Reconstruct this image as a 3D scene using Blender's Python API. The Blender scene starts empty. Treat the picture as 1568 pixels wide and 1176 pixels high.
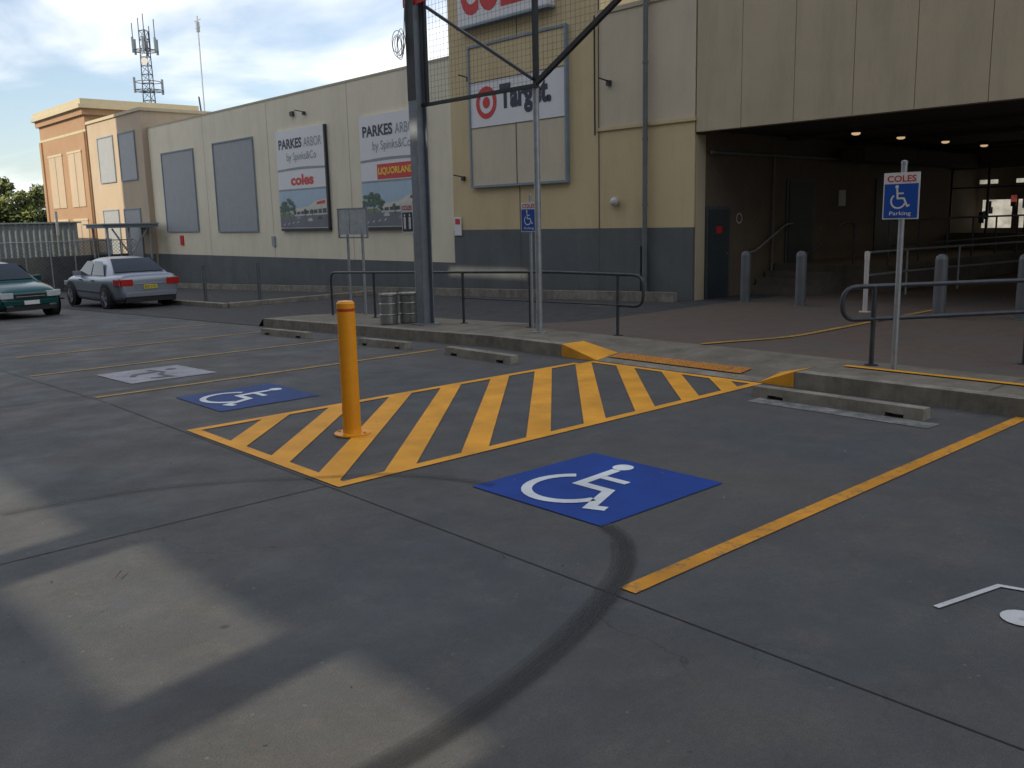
import bpy, math, random
from mathutils import Vector, Matrix
random.seed(7)
scene=bpy.context.scene
rad=math.radians

# ------------------------------------------------------------------ materials
def new_mat(name):
    m=bpy.data.materials.new(name); m.use_nodes=True
    nt=m.node_tree; b=nt.nodes["Principled BSDF"]
    return m,nt,b
def mat(name,col,rough=0.7,metal=0.0,var=0.12,scale=3.0,bump=0.0,bscale=60.0,spec=0.4,stretch=None,emit=0.0,dirt=0.0):
    m,nt,b=new_mat(name)
    N=nt.nodes; Lk=nt.links
    tc=N.new("ShaderNodeTexCoord"); mp=N.new("ShaderNodeMapping")
    if stretch: mp.inputs["Scale"].default_value=stretch
    Lk.new(tc.outputs["Object"],mp.inputs["Vector"])
    nz=N.new("ShaderNodeTexNoise"); nz.inputs["Scale"].default_value=scale; nz.inputs["Detail"].default_value=4; nz.inputs["Roughness"].default_value=0.65
    Lk.new(mp.outputs[0],nz.inputs["Vector"])
    r=N.new("ShaderNodeMapRange"); r.inputs[1].default_value=0.3; r.inputs[2].default_value=0.7
    r.inputs[3].default_value=1-var; r.inputs[4].default_value=1+var
    Lk.new(nz.outputs[0],r.inputs[0])
    mx=N.new("ShaderNodeVectorMath"); mx.operation='SCALE'; mx.inputs[0].default_value=col[:3]
    Lk.new(r.outputs[0],mx.inputs["Scale"])
    last=mx.outputs[0]
    if dirt>0:
        n2=N.new("ShaderNodeTexNoise"); n2.inputs["Scale"].default_value=1.1; n2.inputs["Detail"].default_value=6; n2.inputs["Roughness"].default_value=.75
        mp2=N.new("ShaderNodeMapping"); mp2.inputs["Scale"].default_value=(1.6,1.6,.25)
        Lk.new(tc.outputs["Object"],mp2.inputs[0]); Lk.new(mp2.outputs[0],n2.inputs["Vector"])
        r2=N.new("ShaderNodeMapRange"); r2.inputs[1].default_value=.48; r2.inputs[2].default_value=.75; r2.inputs[3].default_value=0; r2.inputs[4].default_value=dirt
        Lk.new(n2.outputs[0],r2.inputs[0])
        m2=N.new("ShaderNodeMix"); m2.data_type='RGBA'; Lk.new(r2.outputs[0],m2.inputs[0]); Lk.new(last,m2.inputs[6]); m2.inputs[7].default_value=(.05,.045,.038,1)
        last=m2.outputs[2]
    Lk.new(last,b.inputs["Base Color"])
    b.inputs["Roughness"].default_value=rough; b.inputs["Metallic"].default_value=metal
    b.inputs["Specular IOR Level"].default_value=spec
    if bump>0:
        n3=N.new("ShaderNodeTexNoise"); n3.inputs["Scale"].default_value=bscale; n3.inputs["Detail"].default_value=2
        Lk.new(tc.outputs["Object"],n3.inputs["Vector"])
        bp=N.new("ShaderNodeBump"); bp.inputs["Strength"].default_value=bump; bp.inputs["Distance"].default_value=.01
        Lk.new(n3.outputs[0],bp.inputs["Height"]); Lk.new(bp.outputs[0],b.inputs["Normal"])
    if emit>0:
        Lk.new(last,b.inputs["Emission Color"]); b.inputs["Emission Strength"].default_value=emit
    return m

def concrete_ground():
    m,nt,b=new_mat("carpark_concrete"); N=nt.nodes; K=nt.links
    tc=N.new("ShaderNodeTexCoord")
    def noise(s,d=6,ro=.6,vec=None,dist=0):
        n=N.new("ShaderNodeTexNoise"); n.inputs["Scale"].default_value=s; n.inputs["Detail"].default_value=d; n.inputs["Roughness"].default_value=ro; n.inputs["Distortion"].default_value=dist
        K.new(vec or tc.outputs["Object"],n.inputs["Vector"]); return n.outputs[0]
    def rng(i,a,bb,c,d):
        r=N.new("ShaderNodeMapRange"); 
        for k,v in enumerate((a,bb,c,d)): r.inputs[k+1].default_value=v
        K.new(i,r.inputs[0]); return r.outputs[0]
    def mix(f,a,c,mode='MIX'):
        x=N.new("ShaderNodeMix"); x.data_type='RGBA'; x.blend_type=mode
        if isinstance(f,float): x.inputs[0].default_value=f
        else: K.new(f,x.inputs[0])
        for idx,v in ((6,a),(7,c)):
            if isinstance(v,tuple): x.inputs[idx].default_value=v
            else: K.new(v,x.inputs[idx])
        return x.outputs[2]
    c=mix(rng(noise(.45,4,.6),.38,.62,0,1),(.086,.097,.110,1),(.116,.111,.106,1))
    c=mix(rng(noise(1.1,6,.7,None,.6),.45,.72,0,.6),c,(.060,.061,.064,1))
    c=mix(rng(noise(3.6,6,.8),.50,.72,0,.5),c,(.165,.157,.142,1))
    mp=N.new("ShaderNodeMapping"); mp.inputs["Scale"].default_value=(.9,2.2,1); mp.inputs["Rotation"].default_value=(0,0,.6); K.new(tc.outputs["Object"],mp.inputs[0])
    c=mix(rng(noise(1.4,5,.7,mp.outputs[0]),.54,.74,0,.35),c,(.078,.064,.052,1))
    c=mix(rng(noise(28,4,.8),.35,.65,0,.4),c,(.055,.055,.056,1))
    c=mix(rng(noise(140,2,.8),.35,.65,0,.55),c,(.038,.038,.038,1))
    # hairline cracks
    dn=N.new("ShaderNodeTexNoise"); dn.inputs["Scale"].default_value=1.6; dn.inputs["Detail"].default_value=6; K.new(tc.outputs["Object"],dn.inputs["Vector"])
    sc=N.new("ShaderNodeVectorMath"); sc.operation='SCALE'; sc.inputs["Scale"].default_value=.9; K.new(dn.outputs[1],sc.inputs[0])
    av=N.new("ShaderNodeVectorMath"); av.operation='ADD'; K.new(tc.outputs["Object"],av.inputs[0]); K.new(sc.outputs[0],av.inputs[1])
    vc=N.new("ShaderNodeTexVoronoi"); vc.feature='DISTANCE_TO_EDGE'; vc.inputs["Scale"].default_value=.33; K.new(av.outputs[0],vc.inputs["Vector"])
    ck=N.new("ShaderNodeMath"); ck.operation='MULTIPLY'; K.new(rng(vc.outputs["Distance"],.0006,.0022,.55,0),ck.inputs[0]); K.new(rng(noise(.7,2,.5),.48,.6,0,1),ck.inputs[1])
    c=mix(ck.outputs[0],c,(.028,.027,.026,1))
    v=N.new("ShaderNodeTexVoronoi"); v.inputs["Scale"].default_value=1.7; K.new(tc.outputs["Object"],v.inputs["Vector"])
    c=mix(rng(v.outputs["Distance"],.02,.05,.75,0),c,(.025,.023,.021,1))
    v2=N.new("ShaderNodeTexVoronoi"); v2.inputs["Scale"].default_value=6.1; K.new(tc.outputs["Object"],v2.inputs["Vector"])
    c=mix(rng(v2.outputs["Distance"],.03,.06,.4,0),c,(.2,.19,.17,1))
    K.new(c,b.inputs["Base Color"]); 
    K.new(rng(noise(2.0,3,.6),.3,.7,.6,.88),b.inputs["Roughness"]); b.inputs["Specular IOR Level"].default_value=.3
    bp=N.new("ShaderNodeBump"); bp.inputs["Strength"].default_value=.55; bp.inputs["Distance"].default_value=.006
    K.new(noise(110,3,.7),bp.inputs["Height"]); K.new(bp.outputs[0],b.inputs["Normal"])
    return m

def worn_paint(name,col,wear,under=(.10,.10,.10),scale=9.0):
    m,nt,b=new_mat(name); N=nt.nodes; K=nt.links
    tc=N.new("ShaderNodeTexCoord")
    n=N.new("ShaderNodeTexNoise"); n.inputs["Scale"].default_value=scale; n.inputs["Detail"].default_value=7; n.inputs["Roughness"].default_value=.8
    K.new(tc.outputs["Object"],n.inputs["Vector"])
    r=N.new("ShaderNodeMapRange"); r.inputs[1].default_value=.62-wear*.22; r.inputs[2].default_value=.78-wear*.22; r.inputs[3].default_value=0; r.inputs[4].default_value=.85
    K.new(n.outputs[0],r.inputs[0])
    n2=N.new("ShaderNodeTexNoise"); n2.inputs["Scale"].default_value=2.5; n2.inputs["Detail"].default_value=4
    K.new(tc.outputs["Object"],n2.inputs["Vector"])
    r2=N.new("ShaderNodeMapRange"); r2.inputs[1].default_value=.3; r2.inputs[2].default_value=.7; r2.inputs[3].default_value=.78; r2.inputs[4].default_value=1.1
    K.new(n2.outputs[0],r2.inputs[0])
    s=N.new("ShaderNodeVectorMath"); s.operation='SCALE'; s.inputs[0].default_value=col; K.new(r2.outputs[0],s.inputs["Scale"])
    x=N.new("ShaderNodeMix"); x.data_type='RGBA'; K.new(r.outputs[0],x.inputs[0]); K.new(s.outputs[0],x.inputs[6]); x.inputs[7].default_value=(*under,1)
    K.new(x.outputs[2],b.inputs["Base Color"]); b.inputs["Roughness"].default_value=.65; b.inputs["Specular IOR Level"].default_value=.25
    n3=N.new("ShaderNodeTexNoise"); n3.inputs["Scale"].default_value=90; K.new(tc.outputs["Object"],n3.inputs["Vector"])
    bp=N.new("ShaderNodeBump"); bp.inputs["Strength"].default_value=.3; bp.inputs["Distance"].default_value=.005
    K.new(n3.outputs[0],bp.inputs["Height"]); K.new(bp.outputs[0],b.inputs["Normal"])
    return m

def tyre_mat(name,alpha,col=(.014,.014,.014)):
    m,nt,b=new_mat(name); N=nt.nodes; K=nt.links
    out=N["Material Output"]
    uv=N.new("ShaderNodeUVMap"); sep=N.new("ShaderNodeSeparateXYZ"); K.new(uv.outputs[0],sep.inputs[0])
    tri=N.new("ShaderNodeMath"); tri.operation='PINGPONG'; tri.inputs[1].default_value=.5; K.new(sep.outputs[0],tri.inputs[0])
    r=N.new("ShaderNodeMapRange"); r.interpolation_type='SMOOTHSTEP'; r.inputs[1].default_value=0; r.inputs[2].default_value=.28; r.inputs[3].default_value=0; r.inputs[4].default_value=alpha; K.new(tri.outputs[0],r.inputs[0])
    w=N.new("ShaderNodeTexNoise"); w.inputs["Scale"].default_value=1; w.inputs["Detail"].default_value=5
    mp=N.new("ShaderNodeMapping"); mp.inputs["Scale"].default_value=(9,.8,1); K.new(uv.outputs[0],mp.inputs[0]); K.new(mp.outputs[0],w.inputs["Vector"])
    r2=N.new("ShaderNodeMapRange"); r2.inputs[1].default_value=.3; r2.inputs[2].default_value=.62; r2.inputs[3].default_value=.2; r2.inputs[4].default_value=1; K.new(w.outputs[0],r2.inputs[0])
    mu=N.new("ShaderNodeMath"); mu.operation='MULTIPLY'; K.new(r.outputs[0],mu.inputs[0]); K.new(r2.outputs[0],mu.inputs[1])
    tr=N.new("ShaderNodeBsdfTransparent"); mx=N.new("ShaderNodeMixShader")
    K.new(mu.outputs[0],mx.inputs[0]); K.new(tr.outputs[0],mx.inputs[1]); K.new(b.outputs[0],mx.inputs[2]); K.new(mx.outputs[0],out.inputs[0])
    b.inputs["Base Color"].default_value=(*col,1); b.inputs["Roughness"].default_value=.7
    return m

def paver_mat():
    m,nt,b=new_mat("brick_paving"); N=nt.nodes; K=nt.links
    tc=N.new("ShaderNodeTexCoord"); br=N.new("ShaderNodeTexBrick")
    br.inputs["Scale"].default_value=1; br.inputs["Brick Width"].default_value=.23; br.inputs["Row Height"].default_value=.115; br.inputs["Mortar Size"].default_value=.006
    br.inputs["Color1"].default_value=(.120,.078,.057,1); br.inputs["Color2"].default_value=(.092,.063,.049,1); br.inputs["Mortar"].default_value=(.06,.05,.045,1)
    K.new(tc.outputs["Object"],br.inputs["Vector"])
    n=N.new("ShaderNodeTexNoise"); n.inputs["Scale"].default_value=.9; n.inputs["Detail"].default_value=6; K.new(tc.outputs["Object"],n.inputs["Vector"])
    r=N.new("ShaderNodeMapRange"); r.inputs[1].default_value=.35; r.inputs[2].default_value=.65; r.inputs[3].default_value=0; r.inputs[4].default_value=.8; K.new(n.outputs[0],r.inputs[0])
    x=N.new("ShaderNodeMix"); x.data_type='RGBA'; K.new(r.outputs[0],x.inputs[0]); K.new(br.outputs[0],x.inputs[6]); x.inputs[7].default_value=(.088,.078,.066,1)
    K.new(x.outputs[2],b.inputs["Base Color"]); b.inputs["Roughness"].default_value=.8
    return m

M={}
M['ground']=concrete_ground()
M['paver']=paver_mat()
M['asphalt']=mat("asphalt",(.045,.045,.047),.85,var=.3,scale=4,bump=.4,bscale=120)
M['kerb']=mat("kerb_concrete",(.225,.205,.17),.85,var=.3,scale=5,bump=.3,dirt=.6)
M['path']=mat("footpath_concrete",(.165,.145,.115),.85,var=.28,scale=3,bump=.3,dirt=.5)
M['joint']=mat("joint_sealant",(.03,.03,.03),.8,var=.4,scale=20)
M['joint_l']=mat("joint_light",(.06,.058,.055),.8,var=.4,scale=20)
M['yellow']=worn_paint("road_paint_yellow",(.76,.345,.03),.12)
M['yellow_w']=worn_paint("road_paint_yellow_worn",(.62,.27,.02),.5)
M['yellow_f']=worn_paint("road_paint_yellow_faded",(.46,.26,.05),.55)
M['white_g']=worn_paint("road_paint_white",(.55,.56,.58),.3)
M['scuff']=worn_paint("pale_scuffed_concrete",(.26,.26,.25),1.0,under=(.095,.098,.10),scale=6)
M['white_s']=worn_paint("road_paint_symbol_white",(.66,.70,.74),.1,under=(.03,.06,.2))
M['blue_g']=worn_paint("road_paint_blue",(.001,.042,.27),.1,under=(.02,.05,.16))
M['blue_g2']=worn_paint("road_paint_blue_old",(.006,.040,.18),.3)
M['white_old']=worn_paint("road_paint_white_old",(.30,.30,.34),.4)
M['grey_g']=worn_paint("road_paint_grey",(.10,.10,.12),.2)
M['tyre']=tyre_mat("tyre_mark",.75)
M['tyre_l']=tyre_mat("tyre_mark_light",.42)
M['wallA']=mat("painted_wall_cream",(.70,.635,.49),.8,var=.05,scale=.8,bump=.15,bscale=40,dirt=.12)
M['wallB']=mat("painted_wall_yellow",(.58,.46,.265),.8,var=.05,scale=.8,bump=.15,bscale=40,dirt=.15)
M['wallB2']=mat("painted_wall_beige",(.55,.48,.36),.8,var=.05,scale=.8,bump=.15,bscale=40,dirt=.15)
M['fascia']=mat("painted_fascia_beige",(.46,.385,.265),.8,var=.06,scale=.7,bump=.15,bscale=40,dirt=.18)
M['band']=mat("painted_band_grey",(.11,.122,.125),.75,var=.12,scale=1.2,dirt=.3)
M['grout']=mat("panel_joint_dark",(.12,.10,.08),.8)
M['grout2']=mat("panel_joint_soft",(.36,.31,.23),.8)
M['wallC']=mat("painted_wall_peach",(.40,.32,.235),.8,var=.05,scale=.8,dirt=.15)
M['wallT']=mat("painted_wall_orange",(.31,.195,.115),.8,var=.08,scale=.8,dirt=.1)
M['cornice']=mat("cornice_cream",(.42,.37,.26),.8,var=.05)
M['panelg']=mat("grey_wall_panel",(.28,.295,.31),.6,var=.05)
M['panelb']=mat("panel_frame_bluegrey",(.20,.25,.29),.6)
M['pipe']=mat("downpipe_grey",(.13,.14,.14),.6)
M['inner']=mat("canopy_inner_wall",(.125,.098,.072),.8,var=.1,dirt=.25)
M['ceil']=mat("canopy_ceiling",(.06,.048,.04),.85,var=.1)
M['door']=mat("door_dark",(.03,.04,.045),.5)
M['doorf']=mat("door_frame",(.06,.07,.07),.5)
M['galv']=mat("galvanised_steel",(.33,.35,.37),.5,.6,var=.15,scale=8)
M['steel']=mat("column_steel_grey",(.20,.225,.255),.5,.3,var=.15,scale=5,dirt=.3)
M['dark']=mat("dark_painted_steel",(.04,.042,.047),.5,.3,var=.2,scale=8)
M['rail']=mat("rail_steel",(.06,.066,.078),.45,.5,var=.2,scale=8)
M['bol_y']=mat("bollard_yellow",(.78,.31,.01),.4,var=.06,scale=6,bump=.05,dirt=.12)
M['red']=mat("paint_red",(.55,.02,.02),.5,var=.03)
M['reftape']=mat("reflective_red_tape",(.45,.05,.015),.4)
M['bol_g']=mat("bollard_grey",(.13,.14,.15),.5,.3,var=.12,dirt=.3)
M['white']=mat("sign_white",(.66,.66,.66),.5,var=.02)
M['white2']=mat("sign_offwhite",(.50,.48,.45),.5,var=.03)
M['blue']=mat("sign_blue",(.004,.07,.38),.5,var=.02)
M['navy']=mat("sign_navy_text",(.02,.025,.05),.5)
M['txtgrey']=mat("sign_grey_text",(.22,.24,.28),.5)
M['orange']=mat("tactile_orange",(.42,.16,.03),.7,var=.2,scale=8,bump=.4,bscale=30)
M['poster_sky']=mat("poster_sky",(.34,.45,.55),.5,var=.08)
M['poster_green']=mat("poster_green",(.06,.11,.06),.5,var=.4,scale=9)
M['poster_grass']=mat("poster_grass",(.16,.19,.09),.5,var=.3,scale=6)
M['poster_road']=mat("poster_road",(.13,.14,.16),.5,var=.1)
M['poster_bld']=mat("poster_building",(.55,.52,.46),.5,var=.15,scale=4)
M['poster_dark']=mat("poster_dark",(.06,.07,.08),.5,var=.3)
M['litbox']=mat("logo_yellow",(.85,.55,.03),.5)
M['sign_shadow']=mat("sign_drop_shadow",(.03,.03,.035),.6)  # painted drop shadow along the billboards
M['corr']=mat("corrugated_sheet_grey",(.19,.22,.23),.5,.2,var=.15,dirt=.3)
M['chain']=mat("fence_wire",(.13,.135,.14),.7,var=.2)
M['screen']=mat("fence_screen",(.07,.075,.08),.8,var=.3)
M['rubber']=mat("tyre_rubber",(.018,.018,.018),.8)
M['rim']=mat("alloy_rim",(.35,.36,.38),.35,.8)
M['glass']=mat("car_glass",(.015,.02,.024),.06,0,var=.0,spec=.8)
M['silver']=mat("car_paint_silver",(.27,.30,.355),.28,.45,var=.02)
M['teal']=mat("car_paint_teal",(.008,.07,.07),.22,.3,var=.02,spec=.6)
M['plastic']=mat("black_plastic",(.02,.02,.02),.6)
M['tail']=mat("tail_light_red",(.42,.015,.01),.2,spec=.7)
M['head']=mat("head_light",(.55,.58,.6),.1,.2,spec=.8)
M['plate']=mat("plate_yellow",(.62,.50,.08),.5)
M['brown_w']=mat("roof_pale",(.4,.38,.34),.7)
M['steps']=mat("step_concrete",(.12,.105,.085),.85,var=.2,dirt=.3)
M['keg']=mat("drum_steel",(.30,.30,.29),.4,.7,var=.2,scale=12,dirt=.3)
M['bark']=mat("bark",(.09,.07,.05),.9,var=.3,scale=8)
M['leaf']=mat("leaves",(.12,.14,.03),.7,var=.45,scale=1.2)
M['leafd']=mat("leaves_dark",(.05,.075,.022),.7,var=.4,scale=1.2)
M['litter']=mat("dry_leaf",(.09,.06,.035),.8,var=.5,scale=2)
M['lampglow']=mat("downlight_glow",(1,.66,.36),.5,emit=.55)
M['shop_glow']=mat("shop_glow_panel",(.60,.55,.45),.6,var=.45,scale=2.2,emit=.7)  # emission puts the lit shop interior into panels and ceiling strips
M['shop_cols']=mat("shop_glow_poster",(.45,.10,.07),.6,var=.5,scale=3,emit=.4)  # poster shapes glow in place of shop lighting
M['blocker_wall']=mat("shade_blocker_wall",(.30,.28,.24),.8,var=.1,dirt=.2)  # wall of the added, unseen building that blocks the sun
M['win']=mat("building_window",(.03,.04,.05),.1,spec=.8)

# ------------------------------------------------------------------ builder
class B:
    def __init__(s,name): s.name=name; s.v=[]; s.f=[]; s.m=[]; s.sm=[]; s.uv=[]; s.mats=[]
    def mi(s,k):
        if k not in s.mats: s.mats.append(k)
        return s.mats.index(k)
    def face(s,pts,k,smooth=False,uv=None):
        i=len(s.v); s.v+= [tuple(p) for p in pts]; s.f.append(tuple(range(i,i+len(pts)))); s.m.append(s.mi(k)); s.sm.append(smooth); s.uv.append(uv)
    def grid(s,rows,k,smooth=True,closed=False):
        i=len(s.v); n=len(rows[0])
        for r in rows: s.v+=[tuple(p) for p in r]
        for a in range(len(rows)-1):
            for b in range(n if closed else n-1):
                c=(b+1)%n
                s.f.append((i+a*n+b,i+a*n+c,i+(a+1)*n+c,i+(a+1)*n+b)); s.m.append(s.mi(k)); s.sm.append(smooth); s.uv.append(None)
    def box(s,a,b,k,M4=None):
        x0,y0,z0=a;x1,y1,z1=b
        c=[(x0,y0,z0),(x1,y0,z0),(x1,y1,z0),(x0,y1,z0),(x0,y0,z1),(x1,y0,z1),(x1,y1,z1),(x0,y1,z1)]
        if M4: c=[tuple(M4@Vector(p)) for p in c]
        i=len(s.v); s.v+=c
        for f in ((0,3,2,1),(4,5,6,7),(0,1,5,4),(1,2,6,5),(2,3,7,6),(3,0,4,7)):
            s.f.append(tuple(i+q for q in f)); s.m.append(s.mi(k)); s.sm.append(False); s.uv.append(None)
    def beam(s,p,q,w,d,k):
        p=Vector(p);q=Vector(q);z=(q-p);L=z.length;z.normalize()
        ref=Vector((1,0,0)) if abs(z.x)<.9 else Vector((0,1,0))
        y=z.cross(ref).normalized(); x=y.cross(z)
        m=Matrix((x,y,z)).transposed().to_4x4(); m.translation=p
        s.box((-w/2,-d/2,0),(w/2,d/2,L),k,m)
    def tube(s,pts,r,k,seg=10,caps=True,smooth=True):
        pts=[Vector(p) for p in pts]; rs=r if isinstance(r,(list,tuple)) else [r]*len(pts)
        rows=[];ref=None
        for i,p in enumerate(pts):
            t=(pts[min(i+1,len(pts)-1)]-pts[max(i-1,0)]).normalized()
            if ref is None:
                ref=Vector((0,0,1)) if abs(t.z)<.9 else Vector((1,0,0))
                ref=(ref-t*ref.dot(t)).normalized()
            else: ref=(ref-t*ref.dot(t)).normalized()
            b=t.cross(ref)
            rows.append([p+(ref*math.cos(a)+b*math.sin(a))*rs[i] for a in [2*math.pi*j/seg for j in range(seg)]])
        s.grid(rows,k,smooth,True)
        if caps:
            s.face(rows[0][::-1],k); s.face(rows[-1],k)
    def lathe(s,c,prof,k,seg=20,ks=None):
        c=Vector(c)
        rows=[[c+Vector((r*math.cos(2*math.pi*j/seg),r*math.sin(2*math.pi*j/seg),z)) for j in range(seg)] for r,z in prof]
        for i in range(len(rows)-1):
            s.grid(rows[i:i+2],ks[i] if ks else k,True,True)
    def disc(s,c,n,r,k,seg=20,r0=0):
        c=Vector(c);n=Vector(n).normalized();ref=Vector((0,0,1)) if abs(n.z)<.9 else Vector((1,0,0))
        a=n.cross(ref).normalized();b=n.cross(a)
        P=lambda rr,j:c+(a*math.cos(2*math.pi*j/seg)+b*math.sin(2*math.pi*j/seg))*rr
        if r0==0: s.face([P(r,j) for j in range(seg)],k)
        else:
            for j in range(seg): s.face([P(r,j),P(r,j+1),P(r0,j+1),P(r0,j)],k)
    def obj(s,parent=None,mw=None,bevel=0,subsurf=0,origin=True,merge=False):
        me=bpy.data.meshes.new(s.name)
        off=Vector((0,0,0))
        if origin and s.v and parent is None and mw is None:
            xs=[p[0] for p in s.v];ys=[p[1] for p in s.v];zs=[p[2] for p in s.v]
            off=Vector(((min(xs)+max(xs))/2,(min(ys)+max(ys))/2,min(zs)))
        me.from_pydata([tuple(Vector(p)-off) for p in s.v],[],s.f)
        for k in s.mats: me.materials.append(M[k])
        for i,p in enumerate(me.polygons): p.material_index=s.m[i]; p.use_smooth=s.sm[i]
        if any(u for u in s.uv):
            ul=me.uv_layers.new(name="UVMap")
            for i,p in enumerate(me.polygons):
                if s.uv[i]:
                    for j,li in enumerate(p.loop_indices): ul.data[li].uv=s.uv[i][j]
        if merge:
            import bmesh
            bm=bmesh.new(); bm.from_mesh(me); bmesh.ops.remove_doubles(bm,verts=bm.verts,dist=1e-4); bmesh.ops.recalc_face_normals(bm,faces=bm.faces); bm.to_mesh(me); bm.free()
        me.update()
        ob=bpy.data.objects.new(s.name,me); bpy.context.collection.objects.link(ob)
        ob.location=off
        if mw is not None: ob.matrix_world=mw
        if parent: ob.parent=parent
        if bevel:
            md=ob.modifiers.new("bevel","BEVEL"); md.width=bevel; md.segments=2; md.limit_method='ANGLE'; md.angle_limit=rad(40)
        if subsurf:
            md=ob.modifiers.new("sub","SUBSURF"); md.levels=subsurf; md.render_levels=subsurf
        return ob
def empty(name,loc=(0,0,0)):
    e=bpy.data.objects.new(name,None); bpy.context.collection.objects.link(e); e.location=loc; return e

_tc={}
def text_mesh(body,bold=0.0):
    key=(body,bold)
    if key in _tc: return _tc[key]
    cu=bpy.data.curves.new("tmp","FONT"); cu.body=body; cu.size=1; cu.offset=bold; cu.resolution_u=4
    ob=bpy.data.objects.new("tmp",cu); bpy.context.collection.objects.link(ob)
    bpy.context.view_layer.update()
    dg=bpy.context.evaluated_depsgraph_get()
    me=bpy.data.meshes.new_from_object(ob.evaluated_get(dg))
    vs=[(v.co.x,v.co.y) for v in me.vertices]; fs=[tuple(p.vertices) for p in me.polygons]
    bpy.data.objects.remove(ob); bpy.data.meshes.remove(me); bpy.data.curves.remove(cu)
    x0=min(v[0] for v in vs);x1=max(v[0] for v in vs);y0=min(v[1] for v in vs);y1=max(v[1] for v in vs)
    vs=[((v[0]-x0)/(x1-x0),(v[1]-y0)/(y1-y0)) for v in vs]
    _tc[key]=(vs,fs); return _tc[key]
def text(b,body,o,u,v,w,h,k,bold=0.0):
    vs,fs=text_mesh(body,bold); o=Vector(o);u=Vector(u);v=Vector(v)
    i=len(b.v); b.v+=[tuple(o+u*(p[0]*w)+v*(p[1]*h)) for p in vs]
    for f in fs: b.f.append(tuple(i+q for q in f)); b.m.append(b.mi(k)); b.sm.append(False); b.uv.append(None)

def ribbon2(pts,w):
    pts=[Vector(p) for p in pts]; out=[]
    for i,p in enumerate(pts):
        a=(p-pts[i-1]).normalized() if i>0 else None
        c=(pts[i+1]-p).normalized() if i<len(pts)-1 else None
        if a is None: a=c
        if c is None: c=a
        na=Vector((-a.y,a.x)); nc=Vector((-c.y,c.x)); n=(na+nc).normalized(); s=w/2/max(.45,n.dot(na))
        out.append((p+n*s,p-n*s))
    return out
def stroke(b,F,pts,w,k):
    r=ribbon2(pts,w)
    for i in range(len(r)-1):
        b.face([F(*r[i][1]),F(*r[i+1][1]),F(*r[i+1][0]),F(*r[i][0])],k)
def isa(b,F,k):
    n=18
    b.face([F(.36+.075*math.cos(2*math.pi*j/n),.915+.075*math.sin(2*math.pi*j/n)) for j in range(n)],k)
    stroke(b,F,[(.37,.835),(.40,.44),(.66,.44),(.80,.12),(.90,.16)],.075,k)
    stroke(b,F,[(.425,.645),(.64,.645)],.065,k)
    arc=[(.43+.29*math.cos(rad(a)),.33+.29*math.sin(rad(a))) for a in range(128,352,12)]
    stroke(b,F,arc,.07,k)

def g(y): return -0.028*max(0.0,min(y,45.0)-9.5)

# ------------------------------------------------------------------ ground
b=B("ground")
xs=[-900,-300,-100,-40,-12,0,8,16,30,60,120,300,900]; ys=[-900,-300,-100,-30,0,9.5,45,60,120,300,900]
b.grid([[(x,y,g(y)) for x in xs] for y in ys],'ground',smooth=False)
b.obj(origin=False)

def strip(b,poly,off,k):
    b.face([(x,y,g(y)+off) for x,y in poly],k)
def rect(b,x0,x1,y0,y1,off,k): strip(b,[(x0,y0),(x1,y0),(x1,y1),(x0,y1)],off,k)

b=B("concrete_joint_lines")
for y in (5.235,0.2,-4.8,): rect(b,-20,8.19 if y<5 else 3.02,y-.005,y+.005,.003,'joint')
rect(b,-20,8.19,10.2,10.212,.003,'joint_l')
rect(b,3.022,3.030,-20,9.4,.0034,'joint'); rect(b,3.022,3.030,9.5,30,.0034,'joint')
rect(b,-2.0,-1.99,-20,9.4,.0034,'joint')
b.obj(origin=False)

b=B("parking_line_markings")
W=.095
rect(b,3.10,8.18,2.60,2.70,.006,'yellow_w')
rect(b,3.06,7.6,9.90,9.98,.006,'yellow_f')
rect(b,3.10,7.7,12.54,12.62,.006,'yellow_f')
rect(b,3.6,7.8,15.16,15.24,.006,'yellow_f')
rect(b,3.10,7.8,17.9,17.98,.006,'yellow_f')
rect(b,3.10,8.18,0.0,.10,.006,'yellow_w')
b.obj(origin=False)
b=B("concrete_scuff_marks")
rect(b,7.28,7.50,3.05,4.75,.0045,'scuff')
b.obj(origin=False)

b=B("hatched_zone_marking")
x0,x1,y0,y1=3.06,8.17,5.14,7.62
rect(b,x0,x1,y0,y0+W,.006,'yellow'); rect(b,x0,x1-.25,y1-W,y1,.006,'yellow')
rect(b,x0,x0+W,y0+W,y1-W,.006,'yellow'); rect(b,x1-W,x1,y0+W,y1-W,.006,'yellow')
def clip(poly,a,bb,c):
    out=[]
    for i in range(len(poly)):
        p=poly[i];q=poly[(i+1)%len(poly)]
        dp=a*p[0]+bb*p[1]-c;dq=a*q[0]+bb*q[1]-c
        if dp<=0: out.append(p)
        if dp*dq<0:
            t=dp/(dp-dq); out.append((p[0]+(q[0]-p[0])*t,p[1]+(q[1]-p[1])*t))
    return out
ix0,ix1,iy0,iy1=x0+W,x1-W,y0+W,y1-W
for c in [-3.66,-2.96,-2.26,-1.60,-.90,-.22,.46,1.14,1.82,2.47]:
    poly=[(ix0,iy0),(ix1,iy0),(ix1,iy1),(ix0,iy1)]
    poly=clip(poly,-1,1,-(c-.14)); poly=clip(poly,1,-1,c+.14)
    if len(poly)>=3: strip(b,poly,.006,'yellow')
b.obj(origin=False)

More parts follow.
